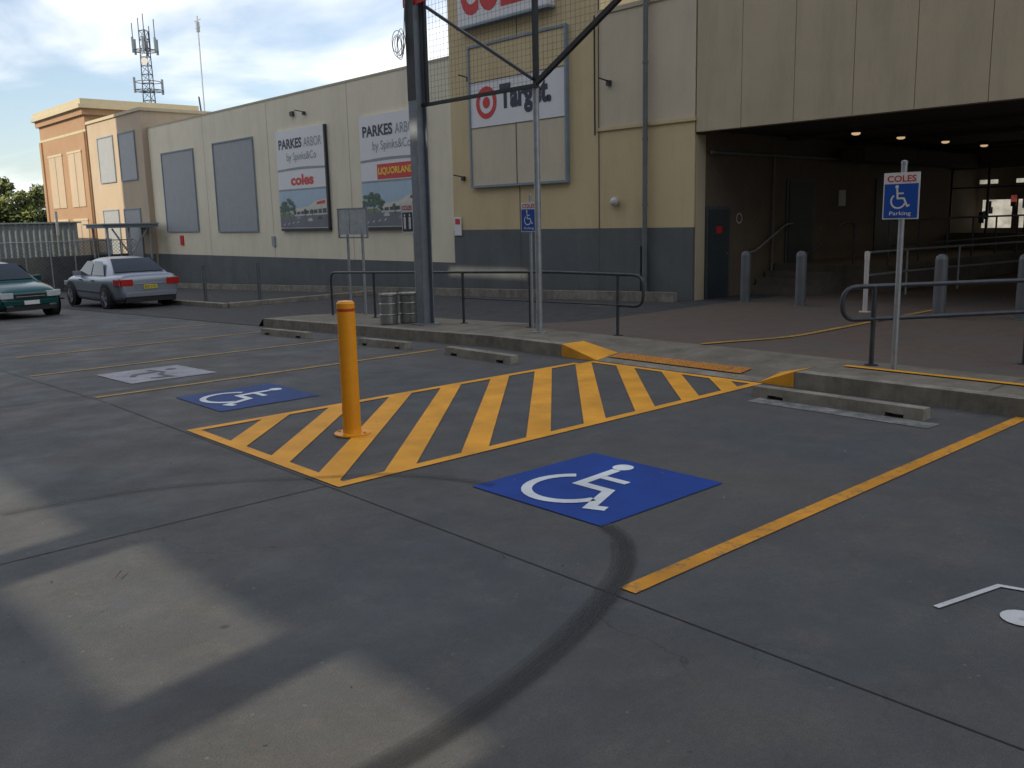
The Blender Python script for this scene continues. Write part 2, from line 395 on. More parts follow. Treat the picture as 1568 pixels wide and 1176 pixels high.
def gsym(name,x0,x1,y0,y1,kb,ks,pad=.1):
    b=B(name)
    rect(b,x0,x1,y0,y1,.006,kb)
    def F(u,v):
        x=x0+(x1-x0)*(pad+(1-2*pad)*v); y=y1-(y1-y0)*(pad+(1-2*pad)*u); return (x,y,g(y)+.010)
    isa(b,F,ks); b.obj(origin=False)
gsym("accessible_parking_symbol",3.69,4.88,3.35,4.50,'blue_g','white_s',.07)
gsym("accessible_parking_symbol",3.62,4.70,8.15,9.22,'blue_g2','white_s',.07)
b=B("parent_parking_symbol")
rect(b,3.68,4.72,10.63,11.88,.006,'white_old')
def F(u,v): y=11.88-1.25*u; return (3.68+1.04*v,y,g(y)+.010)
stroke(b,F,[(.18,.55),(.38,.60),(.40,.30),(.55,.2)],.07,'grey_g'); stroke(b,F,[(.45,.62),(.62,.50),(.85,.52),(.80,.3)],.06,'grey_g')
b.face([F(.3+.06*math.cos(j*.5236),.78+.07*math.sin(j*.5236)) for j in range(12)],'grey_g')
b.obj(origin=False)
b=B("pram_parking_symbol")
stroke(b,lambda u,v:(v,u,.006),[(1.56,3.92),(1.455,4.36),(1.15,4.44)],.03,'white_g')
b.face([(4.06+.085*math.cos(j*.35),1.255+.085*math.sin(j*.35),.006) for j in range(18)],'white_g')
stroke(b,lambda u,v:(v,u,.006),[(1.1,3.9),(1.0,4.5),(.7,4.5),(.72,4.1)],.05,'white_g')
b.obj(origin=False)

def spline(pts,n=12):
    P=[Vector(p) for p in pts]; P=[P[0]*2-P[1]]+P+[P[-1]*2-P[-2]]; out=[]
    for i in range(1,len(P)-2):
        for j in range(n):
            t=j/n; a,b_,c,d=P[i-1],P[i],P[i+1],P[i+2]
            out.append(.5*((2*b_)+(c-a)*t+(2*a-5*b_+4*c-d)*t*t+(3*b_-a-3*c+d)*t**3))
    out.append(P[-2]); return out
b=B("tyre_marks")
def tyre(pts,w,k,off=.0135):
    s=spline(pts); r=ribbon2(s,w); L=0
    for i in range(len(r)-1):
        d=(s[i+1]-s[i]).length
        b.face([(*r[i][1],off),(*r[i+1][1],off),(*r[i+1][0],off),(*r[i][0],off)],k,uv=[(0,L),(0,L+d),(1,L+d),(1,L)]); L+=d
main=[(3.72,3.34),(3.60,3.10),(3.34,2.86),(3.02,2.68),(2.74,2.56),(2.46,2.46),(2.18,2.38),(1.85,2.31),(1.5,2.27),(1.0,2.28)]
tyre(main,.12,'tyre'); tyre([(x-.03,y+.055) for x,y in main[1:]],.05,'tyre_l',.0165)
tyre([(1.26,6.17),(1.8,6.13),(2.3,5.98),(2.75,5.72),(3.1,5.42),(3.5,5.1),(3.72,4.7),(3.8,4.4)],.09,'tyre_l')
b.obj(origin=False)

b=B("leaf_litter")
for i in range(150):
    x=random.uniform(.6,7.8);y=random.uniform(.3,9); s=random.uniform(.004,.015);a=random.random()*6
    p=[(x+s*math.cos(a+t)*(1 if j%2 else .5),y+s*math.sin(a+t)*(1 if j%2 else .5),.02+random.random()*.008) for j,t in enumerate((0,1.6,3.1,4.7))]
    b.face(p,random.choice(['litter','litter','litter','kerb']))
for i in range(90):
    x=8.16-abs(random.gauss(0,.08));y=random.choice([random.uniform(-1,4.8),random.uniform(8.1,15)]); s=random.uniform(.008,.022);a=random.random()*6
    b.face([(x+s*math.cos(a+t)*(1 if j%2 else .5),y+s*math.sin(a+t)*(1 if j%2 else .5),g(y)+.012+random.random()*.012) for j,t in enumerate((0,1.6,3.1,4.7))],'litter')
for (x,y,a) in [(1.4,4.55,.9),(2.95,3.35,1.1)]:
    b.tube([(x,y,.02),(x+.09*math.cos(a),y+.09*math.sin(a),.022)],.003,'bark',5)
b.obj(origin=False)

# ------------------------------------------------------------------ pavement beyond kerb
def cl(t): return max(0.0,min(1.0,t))
def ss(t): t=cl(t); return t*t*(3-2*t)
def pave(x,y):
    base=.15*(1-ss((x-8.6)/3.4))
    if y<=6.3: t=cl((5.2-y)/.4)
    else: t=cl((y-7.5)/.6)
    k=t+(1-t)*cl((x-8.2)/1.2)
    if y>16.2: k*=cl((16.4-y)/.2)
    return g(y)+base*k+.008
px=[8.2,8.36,8.6,8.8,9.0,9.2,9.4,9.8,10.3,10.8,11.4,12,13,14,15,16.0,20,30,45]
py=[-30,-10,0,3,4,4.8,5.2,6,6.9,7.5,8.1,9,9.5,10.8,11.8,13,14.5,16.2,16.4,20,25,30,35,40,44]
pv={'kerb':B("kerb"),'path':B("footpath"),'paver':B("brick_pavement"),'asphalt':B("lane_road")}
for i in range(len(px)-1):
    for j in range(len(py)-1):
        xa,xb,ya,yb=px[i],px[i+1],py[j],py[j+1]
        if xa>=16 and yb>11.81: continue
        if ya>=16.2: k='asphalt'
        elif xb<=8.361: k='kerb'
        elif xb<=9.41 : k='path'
        elif ya>=10.8 and xb<=10.31: k='path'
        elif ya>=10.8: k='asphalt'
        else: k='paver'
        pv[k].face([(xa,ya,pave(xa,ya)),(xb,ya,pave(xb,ya)),(xb,yb,pave(xb,yb)),(xa,yb,pave(xa,yb))],k)
for k,o in pv.items():
    if k!='kerb': o.obj(origin=False)
kb=pv['kerb']
for j in range(len(py)-1):
    ya,yb=py[j],py[j+1]
    if ya>=16.2: break
    kb.face([(8.2,ya,g(ya)-.02),(8.2,yb,g(yb)-.02),(8.2,yb,pave(8.2,yb)),(8.2,ya,pave(8.2,ya))],'kerb')
kb.face([(8.2,16.2,g(16.2)-.02),(10.3,16.2,g(16.2)-.02),(10.3,16.2,pave(10.3,16.2)),(8.2,16.2,pave(8.2,16.2))],'kerb')
kb.obj(origin=False)
b=B("kerb_flare_paint")
for ya,yb in ((4.8,5.2),(7.5,8.1)):
    for i,(xa,xb) in enumerate(((8.2,8.36),(8.36,8.6))):
        b.face([(xa,ya,pave(xa,ya)+.005),(xb,ya,pave(xb,ya)+.005),(xb,yb,pave(xb,yb)+.005),(xa,yb,pave(xa,yb)+.005)],'yellow')
    b.face([(8.195,ya,g(ya)+.002),(8.195,yb,g(yb)+.002),(8.195,yb,pave(8.2,yb)+.005),(8.195,ya,pave(8.2,ya)+.005)],'yellow')
b.obj(origin=False)
b=B("footpath_markings")
def prect(xa,xb,ya,yb,k,nx=1,ny=1,off=.005):
    for i in range(nx):
        for j in range(ny):
            a=xa+(xb-xa)*i/nx;c=xa+(xb-xa)*(i+1)/nx;d=ya+(yb-ya)*j/ny;e=ya+(yb-ya)*(j+1)/ny
            b.face([(a,d,pave(a,d)+off),(c,d,pave(c,d)+off),(c,e,pave(c,e)+off),(a,e,pave(a,e)+off)],k)
prect(8.80,8.90,-6,4.6,'yellow',1,8,.012)
prect(9.4,16.5,6.75,6.85,'yellow_f',24,1,.012)
b.obj(origin=False)
b=B("footpath_joints")
for y in (-2,0.5,3.0,9.2,10.4,12.4,14.4):
    prect(8.38,9.4,y,y+.008,'joint',5,1,.010)
b.obj(origin=False)
b=B("tactile_paving")
prect(8.37,8.59,5.55,7.45,'orange',1,4,.012)
for i in range(4):
    for j in range(31):
        x=8.39+i*.06;y=5.58+j*.06
        b.lathe((x,y,pave(x,y)+.012),[(.02,0),(.013,.006),(.001,.007)],'yellow_w',6)
b.obj(origin=False)

def small_kerb(pts,name="kerb_island"):
    b=B(name)
    for (x,y),(x2,y2) in zip(pts[:-1],pts[1:]):
        b.beam((x,y,g(y)+.06),(x2,y2,g(y2)+.06),.16,.15,'kerb')
    return b.obj(bevel=.02)
small_kerb([(10.6,27.5),(10.4,22.6)]); small_kerb([(10.5,22.6),(15.2,22.9)])
b=B("wall_kerb")
ys2=[12,16,20,24,28,32,36,40,44]
for a,c in zip(ys2[:-1],ys2[1:]): b.beam((15.6,a,g(a)+.06),(15.6,c,g(c)+.06),.14,.3,'kerb')
b.obj()

def wheel_stop(ya,yb,x=7.5):
    b=B("wheel_stop"); L=yb-ya
    prof=[(-.075,0),(-.06,.10),(.06,.10),(.075,0)]
    segs=[(0,.1*L,0),(.1*L,.2*L,.035),(.2*L,.8*L,0),(.8*L,.9*L,.035),(.9*L,L,0)]
    for a,c,lift in segs:
        A=[(x+p[0],ya+a,g(ya+a)+max(p[1],lift)) for p in prof]
        C=[(q[0],ya+c,g(ya+c)+(q[2]-g(ya+a))) for q in A]
        for i in range(4):
            j=(i+1)%4; b.face([A[i],A[j],C[j],C[i]],'kerb')
        b.face(A[::-1],'kerb'); b.face(C,'kerb')
    b.obj(bevel=.008)
wheel_stop(3.2,4.85,7.6); wheel_stop(8.15,9.45,7.42); wheel_stop(10.4,11.6,7.45); wheel_stop(13.25,14.8,7.5)

# ------------------------------------------------------------------ bollards
b=B("yellow_bollard")
b.lathe((3.98,6.41,0),[(.15,.006),(.15,.018),(.08,.022),(.075,.05),(.074,1.035),(.0745,1.06),(.074,1.065),(.074,1.10),(.06,1.118),(.001,1.124)],'bol_y',28,
  ks=['bol_y','bol_y','bol_y','bol_y','reftape','bol_y','bol_y','bol_y','bol_y'])
for a in (0.5,2.1,3.6,5.2): b.lathe((3.98+.12*math.cos(a),6.41+.12*math.sin(a),.018),[(.014,0),(.014,.012),(.001,.013)],'bol_y',6)
b.obj()
for x,y in ((16.1,10.6),(15.67,9.1),(15.06,6.25),(15.5,5.15),(15.3,3.4)):
    b=B("steel_bollard"); z=pave(x,y)
    b.lathe((x,y,z),[(.13,0),(.13,.012),(.1,.014),(.098,.95),(.085,1.0),(.04,1.03),(.001,1.035)],'bol_g',20); b.obj()
b=B("slim_white_post"); b.lathe((15.25,7.6,pave(15.25,7.6)),[(.1,0),(.1,.015),(.04,.02),(.04,.9),(.045,.9),(.045,1.05),(.001,1.06)],'white2',12); b.obj()

# ------------------------------------------------------------------ railings
def bend(pts,r=.15,n=5):
    out=[Vector(pts[0])]
    for i in range(1,len(pts)-1):
        p=Vector(pts[i]);a=(Vector(pts[i-1])-p);c=(Vector(pts[i+1])-p);rr=min(r,a.length*.49,c.length*.49);a=p+a.normalized()*rr;c=p+c.normalized()*rr
        for j in range(n+1):
            t=j/n; out.append(a.lerp(p,t).lerp(p.lerp(c,t),t))
    out.append(Vector(pts[-1])); return out
X=9.45
b=B("pedestrian_railing")
H=.84
ya,yb=8.15,15.7
zt=lambda y:pave(X,y)+H
b.tube(bend([(X,yb,pave(X,yb)),(X,yb,zt(yb)),(X,12,zt(12)),(X,9.5,zt(9.5)),(X,ya-.35,zt(ya)),(X,ya-.35,pave(X,ya)+.42),(X,ya+.1,pave(X,ya)+.42)],.16),.022,'rail',10)
for y in (14.2,11.6,10.0,8.25):
    b.tube([(X,y,pave(X,y)),(X,y,zt(y))],.022,'rail',10); b.lathe((X,y,pave(X,y)),[(.07,0),(.07,.01),(.03,.012)],'rail',12)
b.tube([(X,8.25,pave(X,8.25)+.42),(X,11.6,pave(X,11.6)+.42)],.012,'rail',8)
b.obj(origin=False)
b=B("pedestrian_railing")
p0=Vector((9.12,4.45,0)); d=Vector((.856,-.517,0))
def P(t,z): q=p0+d*t; q.z=.14+z; return q
b.tube(bend([P(5,.82),P(1.5,.84),P(-.36,.84),P(-.36,.50),P(5,.50)],.16),.024,'rail',10)
for t in (0,1.85,3.6,5.0):
    q=P(t,0); q.z=pave(q.x,q.y); b.tube([q,P(t,.84)],.025,'rail',10); b.lathe(q,[(.07,0),(.07,.01),(.03,.012)],'rail',12)
b.obj(origin=False)

# ------------------------------------------------------------------ column + gantry sign frame
b=B("steel_gantry_frame")
cx,cy=8.86,11.85; zb=pave(cx,cy)
hw=.10
b.box((cx-hw,cy-hw,zb),(cx-hw+.016,cy+hw,7.2),'steel'); b.box((cx+hw-.016,cy-hw,zb),(cx+hw,cy+hw,7.2),'steel'); b.box((cx-hw+.016,cy-.02,zb),(cx+hw-.016,cy+.01,7.2),'steel')
b.box((cx-hw-.004,cy-hw-.004,3.6),(cx-hw-.0003,cy+hw+.004,7.2),'dark')
b.box((cx-.17,cy-.17,zb-.02),(cx+.17,cy+.17,zb+.025),'steel')
px_,py_=8.92,9.25
b.tube([(px_,py_,pave(px_,py_)),(px_,py_,3.5)],.045,'galv',14)
b.lathe((px_,py_,pave(px_,py_)),[(.1,0),(.1,.015),(.05,.02)],'galv',14)
fx=8.88
b.beam((fx,cy-hw,3.52),(fx,9.2,3.52),.05,.05,'dark')
b.beam((fx,11.62,3.55),(fx,11.62,7.2),.05,.05,'dark')
b.beam((fx,9.2,3.49),(fx,9.2,7.2),.06,.06,'dark')
b.beam((fx-.03,11.55,4.94),(fx-.03,9.22,3.6),.04,.04,'dark')
b.beam((fx,9.17,3.56),(fx,5.9,5.36),.06,.06,'dark')
b.beam((fx,cy,7.0),(fx,5.5,7.0),.08,.08,'dark')
mx=fx+.035
y=11.55
while y>6.0:
    z0=3.55 if y>=9.2 else 3.6+(9.17-y)*.55
    b.tube([(mx,y,z0),(mx,y,7.0)],.0022,'rail',3,False); y-=.085
z=3.6
while z<7.0:
    ye=9.2-(z-3.57)/.55 if z>3.57 else 9.2
    b.tube([(mx+.006,11.6,z),(mx+.006,max(ye,6),z)],.0022,'rail',3,False); z+=.085
for i in range(6):
    r=.13+.03*math.sin(i*2.1); c=Vector((cx-.12,cy+.2+.02*i,4.45+.04*math.sin(i*1.7)))
    b.tube([c+Vector((.03*math.sin(a+i),r*math.cos(a)*.8,r*1.3*math.sin(a))) for a in [2*math.pi*j/18 for j in range(19)]],.006,'white2',5,False)
b.tube([(cx-.12,cy+.15,4.3),(cx-.12,cy+.05,5.2),(cx-.11,cy,6.5)],.008,'galv',6)
b.box((cx-.08,11.45,4.99),(cx-.06,12.02,5.9),'red')
b.obj(bevel=0)
b=B("column_plinth"); 
b.box((8.5,11.5,g(11.8)-.02),(9.15,12.2,zb-.022),'kerb'); b.obj(bevel=.02)

# ------------------------------------------------------------------ signs
def park_sign(x,y,zb,zs,hs=.45,ws=.36,top=None,r=.028):
    b=B("accessible_parking_sign")
    top=top or zs+hs+.1
    b.tube([(x,y,zb),(x,y,top)],r,'galv',12); b.lathe((x,y,top),[(r+.003,-.02),(r+.003,.01),(.001,.02)],'galv',12)
    xf=x-r-.012
    b.box((xf,y-ws/2,zs),(xf+.006,y+ws/2,zs+hs),'white')
    b.box((xf-.003,y-ws/2+.012,zs+.012),(xf-.0005,y+ws/2-.012,zs+hs*.76),'blue')
    text(b,"COLES",(xf-.002,y+ws*.4,zs+hs*.80),(0,-1,0),(0,0,1),ws*.8,hs*.14,'red',.02)
    F=lambda u,v:(xf-.0045,y+ws*.36-ws*.68*u,zs+hs*.22+hs*.52*v)
    isa(b,F,'white')
    text(b,"Parking",(xf-.0045,y+ws*.3,zs+hs*.06),(0,-1,0),(0,0,1),ws*.6,hs*.11,'white',.01)
    for z in (zs+.08,zs+hs-.08): b.tube([(x,y,z-.012),(x,y,z+.012)],r+.006,'galv',12)
    b.obj()
park_sign(9.0,4.15,pave(9.0,4.15),1.66,.45,.36)
park_sign(9.35,9.85,pave(9.35,9.85),1.56,.43,.34,r=.022)
b=B("toilet_sign"); x,y=9.05,12.33; zb=pave(x,y)
b.tube([(x,y,zb),(x,y,2.08)],.022,'galv',10)
b.box((x-.04,y-.04,1.56),(x-.034,y+.28,2.04),'white'); b.box((x-.044,y-.02,1.59),(x-.0405,y+.26,1.90),'navy')
for q in (.05,.19):
    b.disc((x-.047,y+q,1.855),(-1,0,0),.022,'white',10); b.box((x-.0475,y+q-.028,1.63),(x-.0445,y+q+.028,1.825),'white')
text(b,"COLES",(x-.043,y+.26,1.935),(0,-1,0),(0,0,1),.27,.075,'red',.03)
b.obj()
b=B("blank_sign_frame"); x=10.15; y=15.85; zb=pave(x,y)-.02
for q in (-.27,.27):
    b.tube([(x,y+q,zb),(x,y+q,2.02)],.028,'galv',10)
b.box((x-.05,y-.5,1.52),(x-.035,y+.08,2.02),'galv'); b.box((x-.05,y+.1,1.52),(x-.035,y+.5,2.02),'galv')
for z in (1.46,2.03): b.beam((x-.04,y-.52,z),(x-.04,y+.52,z),.03,.03,'steel')
for q in (-.52,.52): b.beam((x-.04,y+q,1.45),(x-.04,y+q,2.04),.03,.03,'steel')
b.obj()
for i,(x,y) in enumerate(((8.62,12.55),(8.95,12.45))):
    b=B("metal_bin"); z=pave(x,y)
    b.lathe((x,y,z),[(.14,0),(.15,.02),(.15,.15),(.158,.165),(.15,.18),(.15,.33),(.158,.345),(.15,.36),(.15,.47),(.162,.48),(.162,.51),(.14,.515),(.12,.49),(.001,.485)],'keg',20); b.obj()

# ------------------------------------------------------------------ shopping centre building
bld=empty("shopping_centre_building",(16,20,0))
def child(b,**k):
    ob=b.obj(origin=False,**k); ob.parent=bld; ob.matrix_parent_inverse=Matrix.Translation((-16,-20,0)); return ob
XW=16.0
b=B("long_wall")
b.box((XW,19.9,.6),(XW+10,41.2,6.03),'wallA')
b.box((XW-.012,19.91,6.03),(XW+.25,41.2,6.10),'cornice')
b.box((XW-.006,19.905,-1.3),(XW+5,41.25,.597),'band')
for y in (25.05,30.3,35.6): b.box((XW-.004,y-.01,.6),(XW+.1,y+.01,6.02),'grout2')
child(b)
b=B("yellow_wall")
b.box((XW-.02,14.5,1.5),(XW+9,19.895,9.0),'wallB')
b.box((XW-.03,11.83,-.6),(XW+9,19.9,1.497),'band')
b.box((XW-.02,11.83,1.5),(XW+9,14.497,3.68),'wallB')
b.box((XW-.02,11.83,3.76),(XW+9,14.497,6.2),'wallB2')
b.box((XW-.06,11.80,3.683),(XW+8,14.56,3.757),'wallB')
b.box((XW-.05,11.83,6.203),(XW+9,14.49,6.3),'cornice')
b.box((XW-.034,17.2,-.5),(XW,17.214,9),'grout'); b.box((XW-.034,14.50,-.5),(XW,14.515,9),'grout')
child(b)
b=B("entrance_fascia")
js=[11.8,10.72,9.56,8.38,7.26,6.06,4.9,3.7,2.5,1.3,.1,-1.1,-2.3,-3.5,-4.7,-5.9,-7.1,-14,-22,-30]
for a,c in zip(js[:-1],js[1:]): b.box((XW-.015,c+.006,3.45),(XW+.2,a-.006,7.4),'fascia')
b.box((XW+.02,-30,3.47),(XW+.4,11.8,7.35),'grout')
b.box((XW-.05,-30,7.4),(XW+.4,11.8,7.5),'cornice')
child(b)
b=B("entrance_canopy")
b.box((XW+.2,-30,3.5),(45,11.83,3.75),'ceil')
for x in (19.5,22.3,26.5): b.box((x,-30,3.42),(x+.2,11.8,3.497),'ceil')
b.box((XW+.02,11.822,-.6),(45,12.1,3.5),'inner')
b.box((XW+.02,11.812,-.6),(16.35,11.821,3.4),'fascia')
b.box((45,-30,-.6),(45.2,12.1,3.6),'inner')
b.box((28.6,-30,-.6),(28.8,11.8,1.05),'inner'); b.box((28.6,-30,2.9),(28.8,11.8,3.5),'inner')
b.tube([(16.4,11.7,3.05),(28.5,11.7,3.05)],.04,'pipe',8); b.tube([(18.9,11.74,3.05),(18.9,11.74,.1)],.025,'pipe',8)
b.box((21.5,10.9,2.95),(28.5,11.5,3.3),'ceil')
child(b)
b=B("shopfront_windows")
y=11.7; i=0
rs=random.Random(3)
while y>-8:
    b.box((28.55,y-.03,1.05),(28.62,y+.03,2.9),'dark')
    b.box((28.57,y-1.0,2.35),(28.6,y,2.39),'dark')
    b.box((30.8,y-.92,1.15),(30.9,y-.08,1.95+rs.random()*.3),'shop_glow')
    for k in range(4):
        yy=y-.1-rs.random()*.7; zz=1.1+rs.random()*.9
        b.box((29.8+k*.1,yy-.15,zz),(29.85+k*.1,yy,zz+.1+rs.random()*.25),rs.choice(['shop_cols','poster_green','poster_dark','poster_dark','shop_glow','poster_sky']))
    b.box((30.0,y-.75,2.5),(30.1,y-.25,2.62),'shop_glow')
    y-=1.05;i+=1
child(b)
b=B("service_doors")
b.box((16.38,11.79,-.1),(17.27,11.815,1.93),'doorf'); b.box((16.46,11.775,-.1),(17.19,11.789,1.86),'door')
b.box((16.72,11.765,1.35),(16.92,11.773,1.5),'red'); b.lathe((17.1,11.74,.9),[(.02,0),(.02,.02)],'galv',8)
b.box((19.55,11.79,.57),(20.85,11.815,2.55),'doorf'); b.box((19.65,11.775,.57),(20.75,11.789,2.48),'door')
b.box((24.0,11.79,.4),(25.3,11.815,2.6),'door')
b.disc((17.62,11.80,1.66),(0,-1,0),.12,'white2',18,.09); b.box((22,11.79,1.9),(22.35,11.81,2.3),'white2')
child(b)
b=B("entrance_steps")
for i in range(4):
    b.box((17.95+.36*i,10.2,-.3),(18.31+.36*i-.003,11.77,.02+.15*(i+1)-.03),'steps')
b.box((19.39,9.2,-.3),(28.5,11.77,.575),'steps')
child(b)
b=B("entrance_handrail")
b.tube(bend([(17.7,10.25,-.05),(17.7,10.25,.85),(18.2,10.25,.95),(19.4,10.25,1.5),(19.9,10.25,1.5),(19.9,10.25,.57)],.15),.024,'rail',8)
b.tube(bend([(17.7,11.7,.85),(18.2,11.7,.95),(19.4,11.7,1.5),(19.7,11.7,1.5)],.15),.024,'galv',8)
for z in (1.0,1.55): b.tube([(19.5,9.25,z),(28,9.25,z)],.024,'rail',8)
for x in (19.5,21,22.5,24,25.5,27): b.tube([(x,9.25,.57),(x,9.25,1.55)],.024,'rail',8)
for z in (.5,.95): b.tube(bend([(17.2,8.6,-.0),(17.2,8.6,z),(19,8.6,z),(24,8.0,z)],.15),.024,'galv',8)
for x,y in ((19,8.6),(21,8.35),(24,8.0)): b.tube([(x,y,-.05),(x,y,.95)],.024,'galv',8)
child(b)
b=B("canopy_downlights")
for x in (18.9,21.0,23.4,25.8):
    b.lathe((x,9.8,3.40),[(.12,.1),(.12,.0)],'dark',16); b.lathe((x,9.8,3.35),[(.09,.05),(.09,.02),(.05,.0),(.001,-.004)],'lampglow',16)
child(b)
for x in (18.9,21.0,23.4,25.8):
    ld=bpy.data.lights.new("downlight_bulb","SPOT"); ld.energy=9; ld.color=(1,.75,.5); ld.spot_size=rad(120); ld.spot_blend=.8; ld.shadow_soft_size=.06
    lo=bpy.data.objects.new("downlight_bulb",ld); bpy.context.collection.objects.link(lo); lo.location=(x-16,9.8-20,3.30); lo.parent=bld
b=B("peach_wing")
b.box((XW-.25,41.2,-1.3),(XW+9,48.2,6.8),'wallC'); b.box((XW-.32,41.1,6.8),(XW+9,48.2,6.93),'cornice')
b.box((XW-.262,41.19,-1.3),(XW-.1,48.2,.6),'band')
child(b)
b=B("corner_tower")
b.box((XW-.3,48.3,-1.3),(21.3,55.8,7.3),'wallT')
b.box((XW-.31,48.29,6.5),(21.32,55.82,6.62),'cornice')
b.box((XW-.45,48.1,7.3),(21.45,55.95,7.6),'wallT'); b.box((XW-.62,47.95,7.6),(21.6,56.1,7.78),'cornice'); b.box((XW-.5,48.05,7.78),(21.5,56.0,8.05),'cornice')
for y0_,y1_ in ((49.2,51.3),(52.3,54.6)):
    for z0_,z1_ in ((2.9,5.6),(-.5,2.2)):
        b.box((XW-.34,y0_,z0_),(XW-.302,y1_,z1_),'wallC'); b.box((XW-.36,y0_-.08,z1_),(XW-.302,y1_+.08,z1_+.1),'cornice')
        b.box((XW-.345,(y0_+y1_)/2-.03,z0_),(XW-.341,(y0_+y1_)/2+.03,z1_),'grout')
for y in (48.35,55.5): b.box((XW-.38,y,-1),(XW-.302,y+.35,6.5),'wallT')
child(b)
b=B("roof_parapets")
b.box((21.6,41.3,5.8),(40,58,6.9),'brown_w')
child(b)
b=B("infill_panels")
def wp(y0,y1,z0,z1,x=XW,fr='panelb',k='panelg',d=.03,fw=.05):
    b.box((x-d,y0,z0),(x-.002,y1,z1),k)
    for a in ((y0-fw,y0-.001,z0-fw,z1+fw),(y1+.001,y1+fw,z0-fw,z1+fw),(y0,y1,z1+.001,z1+fw),(y0,y1,z0-fw,z0-.001)):
        b.box((x-d-.03,a[0],a[2]),(x-.003,a[1],a[3]),fr)
wp(36.65,39.8,1.6,4.84); wp(31.45,34.7,1.57,4.88)
wp(44.8,46.8,3.96,6.0,XW-.25); wp(42.1,44.0,3.95,6.0,XW-.25); wp(44.9,46.9,.2,2.6,XW-.25); wp(42.2,44.1,.2,2.6,XW-.25)
child(b)
b=B("wall_services")
b.tube([(XW-.12,13.07,-.08),(XW-.12,13.07,7)],.055,'pipe',12)
for z in (.5,2,3.4,5): b.tube([(XW-.12,13.07,z-.03),(XW-.12,13.07,z+.03)],.065,'pipe',12)
b.box((XW-.12,13.2,-.05),(XW-.03,13.34,1.1),'band')
b.tube([(XW-.1,14.56,3.6),(XW-.1,14.56,6.2)],.02,'dark',8)
b.lathe((XW-.09,13.98,2.0),[(.001,.2),(.06,.18),(.1,.12),(.1,.06),(.06,0),(.001,-.02)],'white2',14)
for y,z in ((14.17,4.74),(19.06,5.42),(27.6,5.4),(19.4,2.9)):
    b.box((XW-.10,y-.05,z-.09),(XW-.02,y+.05,z+.02),'dark'); b.beam((XW-.02,y,z),(XW-.4,y,z+.05),.025,.025,'dark'); 
b.box((XW-.05,38.25,1.0),(XW-.003,38.55,1.4),'red'); b.box((XW-.06,30.2,1.0),(XW-.003,30.4,1.35),'panelg')
b.box((XW-.06,19.55,1.35),(XW-.04,19.85,1.85),'white'); b.box((XW-.065,19.6,1.65),(XW-.0605,19.8,1.8),'red')
b.box((XW-.09,28.3,5.35),(XW-.02,28.5,5.5),'dark')
child(b)

